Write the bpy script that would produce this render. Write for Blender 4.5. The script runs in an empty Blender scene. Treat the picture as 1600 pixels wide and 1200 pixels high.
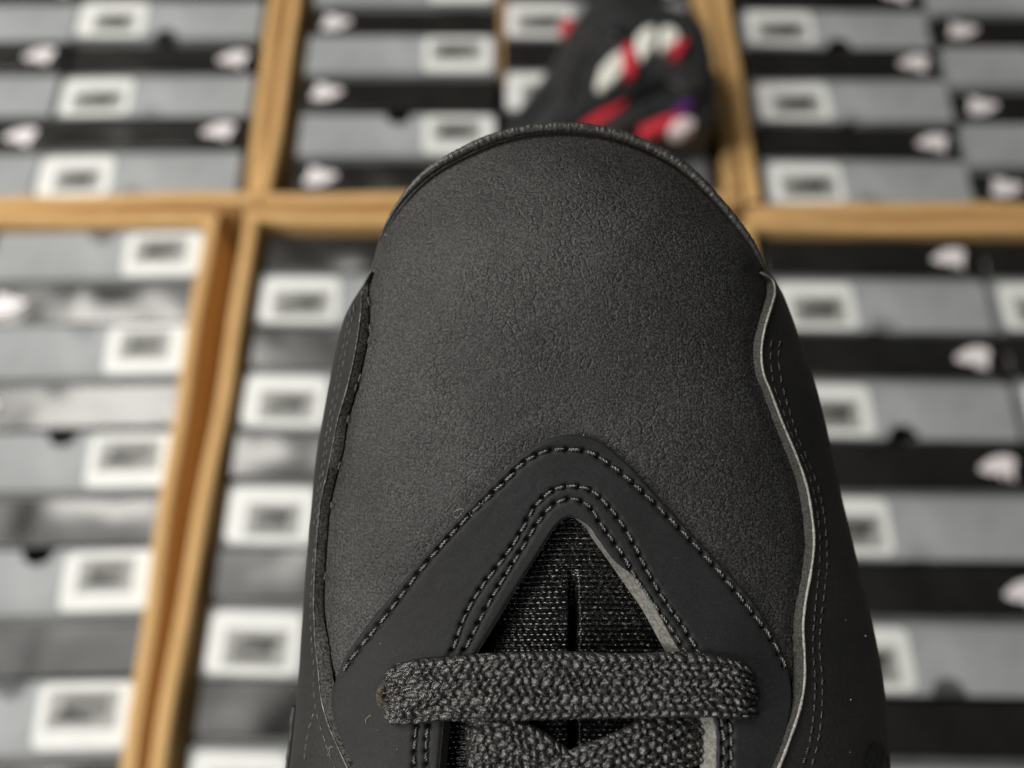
import bpy, bmesh, math, random
import numpy as np
from mathutils import Matrix, Vector, noise as mnoise

random.seed(7); rng = np.random.default_rng(7)
R = math.radians
scene = bpy.context.scene
col = scene.collection

# ------------------------------------------------------------------ camera, light, exposure
Z_TOP = 0.352                      # level of the upright ends of the shoe boxes
CAM_H = Z_TOP + 0.751
F = 1203.0                         # focal length in photograph pixels
cam = bpy.data.cameras.new("camera"); cam_o = bpy.data.objects.new("camera", cam); col.objects.link(cam_o)
cam.sensor_width = 36.0; cam.lens = F / 1600 * 36; cam.clip_start = 0.005; cam.clip_end = 60
cam_o.location = (0, 0, CAM_H); cam_o.rotation_euler = (R(21.7), 0, 0)
cam.dof.use_dof = True; cam.dof.focus_distance = 0.130; cam.dof.aperture_fstop = 7.6; cam.dof.aperture_blades = 0
scene.camera = cam_o
CAM = Matrix.Translation((0, 0, CAM_H)) @ Matrix.Rotation(R(21.7), 4, 'X')

w = bpy.data.worlds.new("World"); scene.world = w; w.use_nodes = True
bg = w.node_tree.nodes["Background"]; bg.inputs[0].default_value = (0.90, 0.95, 1.0, 1); bg.inputs[1].default_value = 0.020

def lamp(name, loc, target, sx, sy, power, colr):
    l = bpy.data.lights.new(name, 'AREA'); l.shape = 'RECTANGLE'; l.size = sx; l.size_y = sy
    l.energy = power; l.color = colr
    o = bpy.data.objects.new(name, l); col.objects.link(o); o.location = loc
    o.rotation_euler = (Vector(target) - Vector(loc)).to_track_quat('-Z', 'Y').to_euler()
    return o
lamp("area_lamp", (-1.70, 1.25, 3.05), (-0.2, 0.35, 0.35), 0.66, 1.45, 68, (1.0, 0.965, 0.90))  # ceiling lamp mirrored in the glossy lids at the left
lamp("area_lamp", (-2.7, -0.9, 2.45), (0.0, 0.3, 0.5), 0.25, 1.1, 72, (1.0, 0.965, 0.91))
lamp("area_lamp", (-1.80, 0.25, 3.06), (-1.7, 0.3, 0.0), 1.6, 1.4, 24, (1.0, 0.975, 0.94))  # added broad dim lamp, its reflection greys the lower left lids
lamp("area_lamp", (0.6, -2.6, 3.0), (0.0, 0.3, 0.35), 1.0, 0.25, 14, (1.0, 0.97, 0.92))  # added fill lamp behind the camera, no known source

scene.view_settings.view_transform = 'Standard'; scene.view_settings.look = 'None'
scene.view_settings.exposure = 0.0; scene.view_settings.gamma = 1.0
scene.cycles.max_bounces = 6

# ------------------------------------------------------------------ helpers
def thing(name, label, cat, loc=(0, 0, 0), rotz=0.0, group=None, matrix=None):
    o = bpy.data.objects.new(name, None); col.objects.link(o)
    o.empty_display_size = 0.02
    if matrix is not None: o.matrix_world = matrix
    else: o.location = loc; o.rotation_euler = (0, 0, rotz)
    o["label"] = label; o["category"] = cat
    if group: o["group"] = group
    return o

def link_mesh(name, me, mat, parent=None, smooth=True, label=None):
    if mat: me.materials.append(mat)
    if smooth: me.polygons.foreach_set("use_smooth", np.ones(len(me.polygons), dtype=bool))
    o = bpy.data.objects.new(name, me); col.objects.link(o)
    if parent: o.parent = parent
    if label: o["label"] = label
    return o

def mesh_arrays(name, V, Q, n=4):
    me = bpy.data.meshes.new(name); V = np.asarray(V, dtype=np.float32).reshape(-1, 3); Q = np.asarray(Q, dtype=np.int32).reshape(-1, n)
    me.vertices.add(len(V)); me.vertices.foreach_set("co", V.ravel())
    me.loops.add(Q.size); me.loops.foreach_set("vertex_index", Q.ravel())
    me.polygons.add(len(Q)); me.polygons.foreach_set("loop_start", np.arange(0, Q.size, n, dtype=np.int32))
    me.update(calc_edges=True); me.validate()
    return me

def grid_quads(n, m, close=False, keep=None):
    i, j = np.meshgrid(np.arange(n if close else n - 1), np.arange(m - 1), indexing='ij')
    i2 = (i + 1) % n
    q = np.stack([i * m + j, i2 * m + j, i2 * m + j + 1, i * m + j + 1], -1).reshape(-1, 4)
    if keep is not None: q = q[keep(i.ravel(), j.ravel())]
    return q

def grid(name, P, mat, parent, close=False, keep=None, label=None, flip=False):
    n, m = P.shape[:2]
    q = grid_quads(n, m, close, keep)
    if flip: q = q[:, ::-1]
    return link_mesh(name, mesh_arrays(name, P, q), mat, parent, True, label)

def bm_mesh(name, bm):
    me = bpy.data.meshes.new(name); bmesh.ops.recalc_face_normals(bm, faces=bm.faces[:]); bm.to_mesh(me); bm.free(); return me

def bm_box(bm, x0, x1, y0, y1, z0, z1, bev=0.0, seg=2):
    r = bmesh.ops.create_cube(bm, size=1.0)
    for v in r['verts']:
        v.co = Vector(((x0 + x1) / 2 + v.co.x * (x1 - x0), (y0 + y1) / 2 + v.co.y * (y1 - y0), (z0 + z1) / 2 + v.co.z * (z1 - z0)))
    if bev:
        es = list({e for v in r['verts'] for e in v.link_edges})
        bmesh.ops.bevel(bm, geom=es, offset=bev, segments=seg, affect='EDGES', profile=0.5)

def bm_prism(bm, pts, z0, z1):
    a = [bm.verts.new((x, y, z0)) for x, y in pts]; b = [bm.verts.new((x, y, z1)) for x, y in pts]
    n = len(pts)
    bm.faces.new(b); bm.faces.new(a[::-1])
    for i in range(n): bm.faces.new((a[i], a[(i + 1) % n], b[(i + 1) % n], b[i]))

def crv(x, xp, yp):
    """smooth (Catmull-Rom type) interpolation through knots; ends extrapolate linearly"""
    x = np.asarray(x, float); xp = np.asarray(xp, float); yp = np.asarray(yp, float)
    d = np.diff(yp) / np.diff(xp); h = np.diff(xp)
    m = np.empty_like(yp); m[0] = d[0]; m[-1] = d[-1]
    m[1:-1] = (d[:-1] * h[1:] + d[1:] * h[:-1]) / (h[:-1] + h[1:])
    k = np.clip(np.searchsorted(xp, x) - 1, 0, len(h) - 1)
    s = (x - xp[k]) / h[k]; sc = np.clip(s, 0, 1)
    y = (2*sc**3 - 3*sc**2 + 1)*yp[k] + (sc**3 - 2*sc**2 + sc)*h[k]*m[k] + (-2*sc**3 + 3*sc**2)*yp[k+1] + (sc**3 - sc**2)*h[k]*m[k+1]
    return y + np.where(s < 0, s * h[k] * m[k], 0) + np.where(s > 1, (s - 1) * h[k] * m[k + 1], 0)

def path(pts, n=None, step=None, knots=None):
    """smooth resampled polyline; returns (n,2)"""
    p = np.asarray(pts, float)
    c = np.concatenate([[0], np.cumsum(np.hypot(*np.diff(p, axis=0).T))]) if knots is None else np.asarray(knots, float)
    if n is None:
        n = int(c[-1] / step) + 1
    t = np.linspace(0, c[-1], n)
    return np.stack([crv(t, c, p[:, 0]), crv(t, c, p[:, 1])], -1)

def vnoise(u, v, scale, seed=0):
    """cheap smooth value noise on arrays"""
    a = np.asarray(u) / scale + 17.3 * seed; b = np.asarray(v) / scale - 9.1 * seed
    i = np.floor(a).astype(np.int64); j = np.floor(b).astype(np.int64); fa = a - i; fb = b - j
    fa = fa*fa*(3-2*fa); fb = fb*fb*(3-2*fb)
    def hsh(i, j):
        n = (i * 374761393 + j * 668265263 + seed * 1442695041) & 0x7fffffff
        n = ((n ^ (n >> 13)) * 1274126177) & 0x7fffffff
        return ((n ^ (n >> 16)) & 0xffff) / 65535.0
    return (hsh(i, j)*(1-fa)+hsh(i+1, j)*fa)*(1-fb) + (hsh(i, j+1)*(1-fa)+hsh(i+1, j+1)*fa)*fb

# ------------------------------------------------------------------ materials
def mat_base(name, colr, rough=0.6, spec=0.5):
    m = bpy.data.materials.new(name); m.use_nodes = True
    b = m.node_tree.nodes["Principled BSDF"]
    b.inputs["Base Color"].default_value = (*colr, 1); b.inputs["Roughness"].default_value = rough
    b.inputs["Specular IOR Level"].default_value = spec
    return m, m.node_tree, b

def N(nt, typ, **kw):
    n = nt.nodes.new(typ)
    for k, v in kw.items():
        if k in n.inputs: n.inputs[k].default_value = v
        else: setattr(n, k, v)
    return n

def grain(name, c0, c1, scale, rough, bump, dist=0.0003, spec=0.5, detail=3.0, lo=0.35, hi=0.65, sheen=0.0, big=None, scale2=None, stretch=None, rough_var=0.0):
    """leather-like or fibrous material: fine noise drives colour and relief"""
    m, nt, b = mat_base(name, c0, rough, spec)
    tc = N(nt, "ShaderNodeTexCoord"); L = nt.links.new
    src = tc.outputs["Object"]
    if stretch:
        mp = N(nt, "ShaderNodeMapping"); mp.inputs["Scale"].default_value = stretch; L(src, mp.inputs["Vector"]); src = mp.outputs[0]
    n1 = N(nt, "ShaderNodeTexNoise", Scale=scale, Detail=detail, Roughness=0.70); L(src, n1.inputs["Vector"])
    rp = N(nt, "ShaderNodeValToRGB"); rp.color_ramp.elements[0].position = lo; rp.color_ramp.elements[1].position = hi
    rp.color_ramp.elements[0].color = (*c0, 1); rp.color_ramp.elements[1].color = (*c1, 1)
    L(n1.outputs[0], rp.inputs[0]); out = rp.outputs[0]
    if big:
        n2 = N(nt, "ShaderNodeTexNoise", Scale=big, Detail=2.0); L(src, n2.inputs["Vector"])
        mr = N(nt, "ShaderNodeMapRange"); mr.inputs[1].default_value = 0.3; mr.inputs[2].default_value = 0.7
        mr.inputs[3].default_value = 0.72; mr.inputs[4].default_value = 1.25; L(n2.outputs[0], mr.inputs[0])
        mx = N(nt, "ShaderNodeVectorMath", operation='SCALE'); L(out, mx.inputs[0]); L(mr.outputs[0], mx.inputs["Scale"]); out = mx.outputs[0]
    L(out, b.inputs["Base Color"])
    bp = N(nt, "ShaderNodeBump", Strength=bump, Distance=dist)
    hsrc = n1.outputs[0]
    if scale2:
        vo = N(nt, "ShaderNodeTexVoronoi", Scale=scale2); vo.feature = 'DISTANCE_TO_EDGE'; L(src, vo.inputs["Vector"])
        mr2 = N(nt, "ShaderNodeMapRange"); mr2.inputs[1].default_value = 0.0; mr2.inputs[2].default_value = 0.16; mr2.inputs[3].default_value = -0.36; mr2.inputs[4].default_value = 0.0
        L(vo.outputs["Distance"], mr2.inputs[0])
        # creases come and go: broken up by a broader noise
        n3 = N(nt, "ShaderNodeTexNoise", Scale=scale2 * 0.30, Detail=2.0); L(src, n3.inputs["Vector"])
        mk = N(nt, "ShaderNodeMapRange"); mk.inputs[1].default_value = 0.40; mk.inputs[2].default_value = 0.58; L(n3.outputs[0], mk.inputs[0])
        mu_ = N(nt, "ShaderNodeMath", operation='MULTIPLY'); L(mr2.outputs[0], mu_.inputs[0]); L(mk.outputs[0], mu_.inputs[1])
        ad = N(nt, "ShaderNodeMath", operation='ADD'); L(n1.outputs[0], ad.inputs[0]); L(mu_.outputs[0], ad.inputs[1]); hsrc = ad.outputs[0]
    L(hsrc, bp.inputs["Height"]); L(bp.outputs[0], b.inputs["Normal"])
    if sheen:
        b.inputs["Sheen Weight"].default_value = sheen; b.inputs["Sheen Roughness"].default_value = 0.5
    return m

M = {}
M['toe'] = grain("toe_nubuck", (0.0090, 0.0091, 0.0091), (0.084, 0.0835, 0.081), 2700, 0.52, 0.75, 0.00030, spec=0.42, big=55, scale2=620, sheen=0.0, lo=0.43, hi=0.70, detail=3.0)
M['overlay'] = grain("overlay_nubuck", (0.0082, 0.0085, 0.0094), (0.0165, 0.0168, 0.018), 2600, 0.7, 0.35, 0.00012, spec=0.3, sheen=0.04, big=60)
M['panel'] = grain("panel_nubuck", (0.011, 0.0108, 0.0105), (0.021, 0.0205, 0.0195), 1600, 0.66, 0.35, 0.00015, spec=0.3, sheen=0.03, big=60)
M['edge_dark'] = grain("frayed_dark_edge", (0.010, 0.010, 0.009), (0.125, 0.121, 0.11), 2800, 0.85, 0.8, 0.00025, spec=0.2, lo=0.38, hi=0.7)
M['edge'] = grain("raw_leather_edge", (0.015, 0.015, 0.014), (0.072, 0.071, 0.065), 2600, 0.85, 0.9, 0.0003, spec=0.2, lo=0.3, hi=0.7)
M['edge_pale'] = grain("pale_leather_edge", (0.075, 0.074, 0.067), (0.235, 0.23, 0.21), 1700, 0.75, 0.7, 0.0003, spec=0.3, lo=0.3, hi=0.7)
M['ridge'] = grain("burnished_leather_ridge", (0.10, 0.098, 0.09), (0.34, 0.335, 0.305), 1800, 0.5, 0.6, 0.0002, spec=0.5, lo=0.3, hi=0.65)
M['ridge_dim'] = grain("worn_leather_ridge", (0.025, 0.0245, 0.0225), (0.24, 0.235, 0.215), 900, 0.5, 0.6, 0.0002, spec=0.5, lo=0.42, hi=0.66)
M['rand'] = grain("toe_rand_leather", (0.017, 0.017, 0.016), (0.055, 0.054, 0.050), 1300, 0.36, 0.7, 0.0004, spec=0.6)
M['thread'] = grain("black_thread_glints", (0.022, 0.022, 0.021), (0.25, 0.247, 0.23), 2300, 0.28, 1.0, 0.0003, spec=0.9, lo=0.46, hi=0.66)  # pale flecks paint the thread's specular glints into its colour
M['thread_dim'] = grain("black_thread_shaded", (0.014, 0.014, 0.0135), (0.17, 0.168, 0.155), 2300, 0.34, 1.0, 0.0003, spec=0.7, lo=0.5, hi=0.75)  # same black thread, shaded copy: darker, with fewer painted glints
M['tongue'] = grain("tongue_satin_glints", (0.004, 0.004, 0.004), (0.13, 0.13, 0.128), 1500, 0.22, 0.35, 0.0003, spec=0.9, lo=0.58, hi=0.80, detail=1.0)  # pale flecks paint the glints of the satin into its colour
M['lace'] = grain("lace_yarn", (0.007, 0.007, 0.0067), (0.048, 0.048, 0.0455), 2600, 0.26, 0.7, 0.00022, spec=0.9, lo=0.36, hi=0.72)
M['rubber'] = grain("black_rubber", (0.012, 0.012, 0.012), (0.02, 0.02, 0.02), 900, 0.55, 0.3, 0.0003)
M['eyelet'] = grain("eyelet_suede", (0.018, 0.017, 0.014), (0.12, 0.11, 0.085), 2400, 0.9, 0.9, 0.0004, spec=0.1)
M['lint'], _, _ = mat_base("lint_fibre", (0.5, 0.49, 0.45), 0.8)
M['dust'], _, _ = mat_base("dust_speck", (0.8, 0.79, 0.76), 0.7)
M['card'] = grain("brown_cardboard", (0.565, 0.345, 0.140), (0.630, 0.395, 0.172), 40, 0.75, 0.12, 0.001, spec=0.25, stretch=(1, 1, 6))
M['grey'] = grain("grey_box_board", (0.262, 0.276, 0.283), (0.302, 0.316, 0.323), 25, 0.55, 0.08, 0.001, spec=0.3, big=8)
M['rim'] = grain("dark_grey_box_board", (0.10, 0.103, 0.103), (0.14, 0.143, 0.142), 40, 0.5, 0.05, 0.001, spec=0.3)
M['lid'] = grain("glossy_black_lid", (0.010, 0.0098, 0.009), (0.017, 0.0165, 0.015), 15, 0.26, 0.15, 0.003, spec=0.6)
M['white'] = grain("white_label_paper", (0.70, 0.71, 0.69), (0.78, 0.79, 0.77), 40, 0.45, 0.02, 0.001, spec=0.4)
M['ink'], _, _ = mat_base("black_print", (0.035, 0.035, 0.03), 0.5)
M['inkgrey'], _, _ = mat_base("grey_print", (0.12, 0.12, 0.11), 0.5)
M['inkpale'], _, _ = mat_base("pale_grey_print", (0.33, 0.335, 0.32), 0.5)
M['emblem'], _, _ = mat_base("white_emblem_ink", (0.80, 0.755, 0.77), 0.4)
M['floor'] = grain("concrete_floor", (0.16, 0.155, 0.145), (0.24, 0.235, 0.22), 6, 0.6, 0.2, 0.004, big=1.2)
M['shoe_black'] = grain("black_synthetic_leather", (0.016, 0.017, 0.018), (0.030, 0.031, 0.033), 90, 0.5, 0.25, 0.001, big=20)
M['shoe_white'] = grain("white_midsole_foam", (0.72, 0.72, 0.66), (0.80, 0.80, 0.74), 60, 0.5, 0.1, 0.001)
M['shoe_red'] = grain("red_rubber", (0.52, 0.022, 0.042), (0.60, 0.035, 0.055), 50, 0.5, 0.1, 0.001)
M['shoe_purple'] = grain("purple_rubber", (0.085, 0.02, 0.15), (0.11, 0.028, 0.19), 50, 0.5, 0.1, 0.001)
M['shoe_pink'] = grain("pale_pink_rubber", (0.62, 0.52, 0.53), (0.72, 0.60, 0.61), 50, 0.5, 0.1, 0.001)
M['shoe_grey'] = grain("grey_rubber", (0.14, 0.14, 0.12), (0.20, 0.20, 0.17), 50, 0.6, 0.1, 0.001)

# ------------------------------------------------------------------ setting: floor
bm = bmesh.new(); bmesh.ops.create_grid(bm, x_segments=8, y_segments=8, size=6)
fl = link_mesh("floor", bm_mesh("floor", bm), M['floor'], None, False); fl["kind"] = "structure"

# ------------------------------------------------------------------ cardboard cartons
WT = 0.016
def wall_mesh(length, h, seed):
    """an upright carton wall with a rounded, slightly wavy folded top; runs along x, 0..length, thickness -WT..0 in y"""
    prof = []
    for k in range(9):
        a = math.pi * k / 8
        prof.append((-WT/2 + math.cos(a) * WT/2 * 0.98, h - 0.005 + 0.005 * math.sin(a)))
    # a shallow crease along the middle of the fold
    prof[4] = (prof[4][0], prof[4][1] - 0.0016)
    prof = [(0.0, 0.0)] + prof + [(-WT, 0.0)]
    n = 28; P = np.zeros((n, len(prof), 3))
    for i in range(n):
        x = length * i / (n - 1)
        dy = 0.0022 * math.sin(x * 9 + seed) + 0.001 * math.sin(x * 31 + seed * 2)
        dz = 0.0015 * math.sin(x * 13 + seed * 3)
        for j, (y, z) in enumerate(prof):
            kz = z / h
            P[i, j] = (x, y + dy * kz, z + dz * kz)
    me = mesh_arrays("wall", P, grid_quads(n, len(prof)))
    return me

CART_H = Z_TOP + 0.006
def carton(x0, x1, y0, y1, rot, label):
    cx, cy = (x0 + x1) / 2, (y0 + y1) / 2; W, D = x1 - x0, y1 - y0
    t = thing("cardboard_carton", label, "carton", (cx, cy, 0), rot, "open cardboard cartons full of shoe boxes")
    s = random.random() * 9
    # inner faces at x0..x1, y0..y1 ; the wall stands outside of them
    specs = [(W + 2 * WT, (-W/2 - WT, -D/2, 0), 0.0), (W + 2 * WT, (W/2 + WT, D/2, 0), math.pi),
             (D - 0.001, (-W/2, D/2 - 0.0005, 0), -math.pi/2), (D - 0.001, (W/2, -D/2 + 0.0005, 0), math.pi/2)]
    for k, (ln, loc, rz) in enumerate(specs):
        o = link_mesh("wall", wall_mesh(ln, CART_H - 0.002 * (k % 2), s + k), M['card'], t)
        o.location = loc; o.rotation_euler = (0, 0, rz)
    bm = bmesh.new(); bm_box(bm, -W/2 + 0.0005, W/2 - 0.0005, -D/2 + 0.0005, D/2 - 0.0005, 0.002, 0.009)
    link_mesh("base", bm_mesh("base", bm), M['card'], t, False)
    return t

CARTONS = dict(
    TL=(-0.832, -0.3150, 0.533, 1.285, 0.012, "brown cardboard carton of shoe boxes in the upper left corner"),
    TM=(-0.2790, 0.2460, 0.537, 1.285, 0.006, "brown cardboard carton at the top middle with a sneaker lying on its boxes"),
    TR=(0.2870, 0.8040, 0.521, 1.270, -0.004, "brown cardboard carton of shoe boxes in the upper right corner"),
    BL=(-0.865, -0.3465, -0.262, 0.4935, 0.018, "brown cardboard carton of shoe boxes at the lower left, left of the black sneaker"),
    BM=(-0.2960, 0.2300, -0.262, 0.4935, -0.014, "brown cardboard carton mostly hidden below the black sneaker"),
    BR=(0.2745, 0.7960, -0.262, 0.4865, -0.010, "brown cardboard carton of shoe boxes at the lower right, right of the black sneaker"))
for k, c in CARTONS.items(): carton(*c)

# ------------------------------------------------------------------ shoe boxes
BW, BD, BLN = 0.2455, 0.1205, 0.340
LID, RIM, BACK = 0.049, 0.008, 0.005     # the lid sits BACK behind the end of the base
def base_mesh():
    """long box standing on end; the half-round thumb hole runs in from the long edge. Origin: centre of the upper end."""
    x0, x1 = -BW/2 + 0.003, BW/2 - 0.003; y0, y1 = -BD/2 + 0.0015, BD/2 - LID - RIM
    r = 0.0160
    pts = [(x0, y0)] + [(-r * math.cos(math.pi * k / 10), y0 + r * 0.95 * math.sin(math.pi * k / 10)) for k in range(11)] + [(x1, y0), (x1, y1), (x0, y1)]
    bm = bmesh.new(); bm_prism(bm, pts, -BLN, -0.0035); bmesh.ops.triangulate(bm, faces=[f for f in bm.faces if len(f.verts) > 4])
    return bm_mesh("base", bm)
def rim_mesh():
    bm = bmesh.new(); bm_box(bm, -BW/2 + 0.0045, BW/2 - 0.0045, BD/2 - LID - RIM + 0.0003, BD/2 - LID - 0.0003, -BLN, -0.0095, 0.0)
    return bm_mesh("rim", bm)
def lid_mesh(seed):
    """lid with a slightly dented, bowed end panel"""
    rg = random.Random(seed)
    a1, a2, a3 = rg.uniform(-0.002, 0.0025), rg.uniform(-0.0014, 0.0014), rg.uniform(-0.035, 0.035)
    ph, tx = rg.uniform(0, 6), rg.uniform(-0.012, 0.012)
    bm = bmesh.new(); bm_box(bm, -BW/2 + 0.001, BW/2 - 0.001, BD/2 - LID, BD/2 - 0.001, -BLN, 0.0, 0.0018, 2)
    me = bm_mesh("lid", bm)
    nx, ny = 26, 9
    X, Y = np.meshgrid(np.linspace(-BW/2 + 0.0032, BW/2 - 0.0032, nx), np.linspace(BD/2 - LID + 0.002, BD/2 - 0.003, ny), indexing='ij')
    sx = X / (BW/2); sy = (Y - (BD/2 - LID/2)) / (LID/2)
    Zz = 0.0006 + a1 * (1 - sx**2) * (1 - 0.6 * sy**2) + a2 * np.sin(sx * 4.3 + ph) * (1 - sx**4) + a3 * (Y - (BD/2 - LID/2)) * 0.5 + tx * X * 0.3 + 0.0036 * (vnoise(X * 1000 + seed * 57, Y * 1000, 34, seed + 40) - 0.42) * (1 - sx**6)
    Zz = np.maximum(Zz, 0.0002)
    P = np.stack([X, Y, Zz], -1); q = grid_quads(nx, ny)
    nv = len(me.vertices)
    bm = bmesh.new(); bm.from_mesh(me); vs = [bm.verts.new(p) for p in P.reshape(-1, 3)]
    for f in q: bm.faces.new([vs[i] for i in f])
    me2 = bpy.data.meshes.new("lid"); bm.to_mesh(me2); bm.free(); bpy.data.meshes.remove(me)
    me2.polygons.foreach_set("use_smooth", np.ones(len(me2.polygons), dtype=bool))
    return me2
def label_mesh():
    x0, x1, y0, y1 = -BW/2 + 0.006, -BW/2 + 0.092, -BD/2 + 0.0045, BD/2 - LID - RIM - 0.0035
    r = 0.009; pts = []
    for (cx, cy, a0) in ((x1 - r, y1 - r, 0), (x0 + r, y1 - r, 90), (x0 + r, y0 + r, 180), (x1 - r, y0 + r, 270)):
        for k in range(5):
            a = R(a0 + 22.5 * k); pts.append((cx + r * math.cos(a), cy + r * math.sin(a)))
    bm = bmesh.new(); bm_prism(bm, pts, -0.0035, -0.0025); return bm_mesh("label", bm)
LX, LY = -BW/2 + 0.006, -BD/2 + 0.0065
def rects_mesh(name, rects, z0=-0.0025, z1=-0.0022):
    bm = bmesh.new()
    for (a, b, c, d) in rects: bm_box(bm, LX + a, LX + b, LY + c, LY + d, z0, z1)
    return bm_mesh(name, bm)
def barcode_mesh(k):
    rg = random.Random(3 + k); x = 0.022 + 0.003 * k; x1 = x + 0.040 - 0.003 * k; rs = []
    while x < x1:
        wd = rg.choice((0.0014, 0.002, 0.0028, 0.0034)); rs.append((x, x + wd, 0.0085, 0.0285 + 0.001 * k)); x += wd + rg.choice((0.0004, 0.0006, 0.0008))
    return rects_mesh("barcode", rs, -0.0023, -0.0020)
def print_mesh(k):
    return rects_mesh("print_panel", [(0.0130 + 0.003 * k, 0.0770 - 0.002 * k, 0.0045, 0.0375)])
def wedge_mesh(k):
    dx = 0.002 * k
    p = [(0.0340, 0.0285), (0.0340, 0.0310), (0.0700, 0.0310), (0.0700, 0.0270), (0.0620, 0.0190), (0.0560, 0.0270)]
    bm = bmesh.new(); bm_prism(bm, [(LX + x - dx, LY + y) for x, y in p][::-1], -0.0023, -0.00190)
    bmesh.ops.triangulate(bm, faces=[f for f in bm.faces if len(f.verts) > 4])
    return bm_mesh("shoe_picture", bm)
def emblem_mesh():
    """leaping figure with spread legs, one arm up with a ball: flat print"""
    body = [(-0.013, 0.0035), (-0.0185, 0.0005), (-0.019, -0.003), (-0.014, -0.0045), (-0.008, -0.006), (-0.003, -0.0045), (0.000, -0.009), (0.0025, -0.0095),
            (0.003, -0.004), (0.0065, -0.0065), (0.0095, -0.011), (0.012, -0.0105), (0.0115, -0.005), (0.014, -0.0005), (0.017, 0.005), (0.015, 0.0085), (0.009, 0.0095),
            (0.003, 0.0095), (-0.004, 0.008), (-0.009, 0.006)]
    bm = bmesh.new(); cx, cy = BW/2 - 0.033, BD/2 - LID/2 - 0.002
    bm_prism(bm, [(cx + x * 1.08, cy + y * 1.30) for x, y in body[::-1]], 0.0022, 0.0027)
    bmesh.ops.triangulate(bm, faces=[f for f in bm.faces if len(f.verts) > 4])
    return bm_mesh("emblem", bm)

BASE, RIMM, LABEL, EMB = base_mesh(), rim_mesh(), label_mesh(), emblem_mesh()
BARC, PRINT, WEDGE = [barcode_mesh(k) for k in range(3)], [print_mesh(k) for k in range(3)], [wedge_mesh(k) for k in range(3)]
LIDS = [lid_mesh(s) for s in range(6)]
for me, m in ((BASE, 'grey'), (RIMM, 'rim'), (LABEL, 'white'), (EMB, 'emblem')): me.materials.append(M[m])
for ms_, m in ((BARC, 'inkgrey'), (PRINT, 'inkpale'), (WEDGE, 'ink')):
    for me in ms_: me.materials.append(M[m])
for me in LIDS: me.materials.append(M['lid'])
def part(name, me, parent, **kw):
    o = bpy.data.objects.new(name, me); col.objects.link(o); o.parent = parent
    for k, v in kw.items(): o[k] = v
    return o
n_box = 0
def shoe_box(x, y, rot, label, lidk=None, dz=None):
    global n_box
    dz = random.uniform(-0.004, 0.003) if dz is None else dz
    t = thing("shoe_box", label, "shoe box", (x, y, Z_TOP + dz - 0.003), rot + random.uniform(-0.006, 0.006), "grey shoe boxes with black lids packed in the cartons")
    t.rotation_euler[0] = random.uniform(-0.008, 0.008); t.rotation_euler[1] = random.uniform(-0.006, 0.006)
    part("base", BASE, t); part("rim", RIMM, t)
    ld = part("lid", LIDS[(n_box * 5 + 2) % 6 if lidk is None else lidk], t); part("emblem", EMB, ld)
    lb = part("label", LABEL, t); k3 = (n_box * 7 + n_box // 3) % 3
    part("barcode", BARC[k3], lb, kind="stuff"); part("print_panel", PRINT[k3], lb); part("shoe_picture", WEDGE[k3], lb)
    ld.location = (random.uniform(-0.0006, 0.0006), 0, -BACK + random.uniform(-0.003, 0.002)); lb.location = (random.uniform(-0.0015, 0.0025), random.uniform(-0.001, 0.001), 0); lb.rotation_euler = (0, 0, random.uniform(-0.02, 0.02))
    n_box += 1
    return t

ORD = ["first", "second", "third", "fourth", "fifth", "sixth"]
NAMES = dict(TL="upper left", TM="top middle", TR="upper right", BL="lower left", BM="bottom middle", BR="lower right")
# carton, column, x of column's left edge, orientation (0: lid on far side, 1: turned round), y of the anchoring edge, direction, rows, first row counted in view
cols = [
    ("TL", "left",  -0.8130, 0, 0.5350, +1, 4), ("TL", "right", -0.5680, 0, 0.5350, +1, 4),
    ("TM", "left",  -0.2640, 1, 0.5420, +1, 4), ("TM", "right", -0.0120, 0, 0.5400, +1, 4),
    ("TR", "left",   0.2950, 0, 0.5230, +1, 4), ("TR", "right",  0.5450, 1, 0.5230, +1, 4),
    ("BL", "left",  -0.8500, 1, 0.4910, -1, 6), ("BL", "right", -0.5950, 1, 0.4910, -1, 6),
    ("BM", "left",  -0.2850, 0, 0.4900, -1, 6), ("BM", "right", -0.0300, 0, 0.4900, -1, 6),
    ("BR", "left",   0.2820, 0, 0.4820, -1, 6), ("BR", "right",  0.5340, 0, 0.4820, -1, 6)]
for (c, cn, xl, ori, ya, dr, rows) in cols:
    rot = CARTONS[c][4]; xc = xl + BW/2 + 0.002
    ccx = (CARTONS[c][0] + CARTONS[c][1]) / 2; ccy = (CARTONS[c][2] + CARTONS[c][3]) / 2
    pitch = 0.1225 if c[0] == 'B' else 0.1215
    if c in ("BL", "BM"): pitch = 0.1205
    for r in range(rows):
        yc = ya + dr * (BD/2 + pitch * r)
        x = xc - rot * (yc - 0.51)
        n_from_top = r if dr < 0 else 2 - r
        if n_from_top < 0: lab = "grey shoe box with black lid packed past the top edge, %s column, %s carton" % (cn, NAMES[c])
        else: lab = "grey shoe box with black lid, %s from the top, %s column, %s carton" % (ORD[n_from_top], cn, NAMES[c])
        shoe_box(x, yc, rot + (math.pi if ori else 0), lab)

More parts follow.
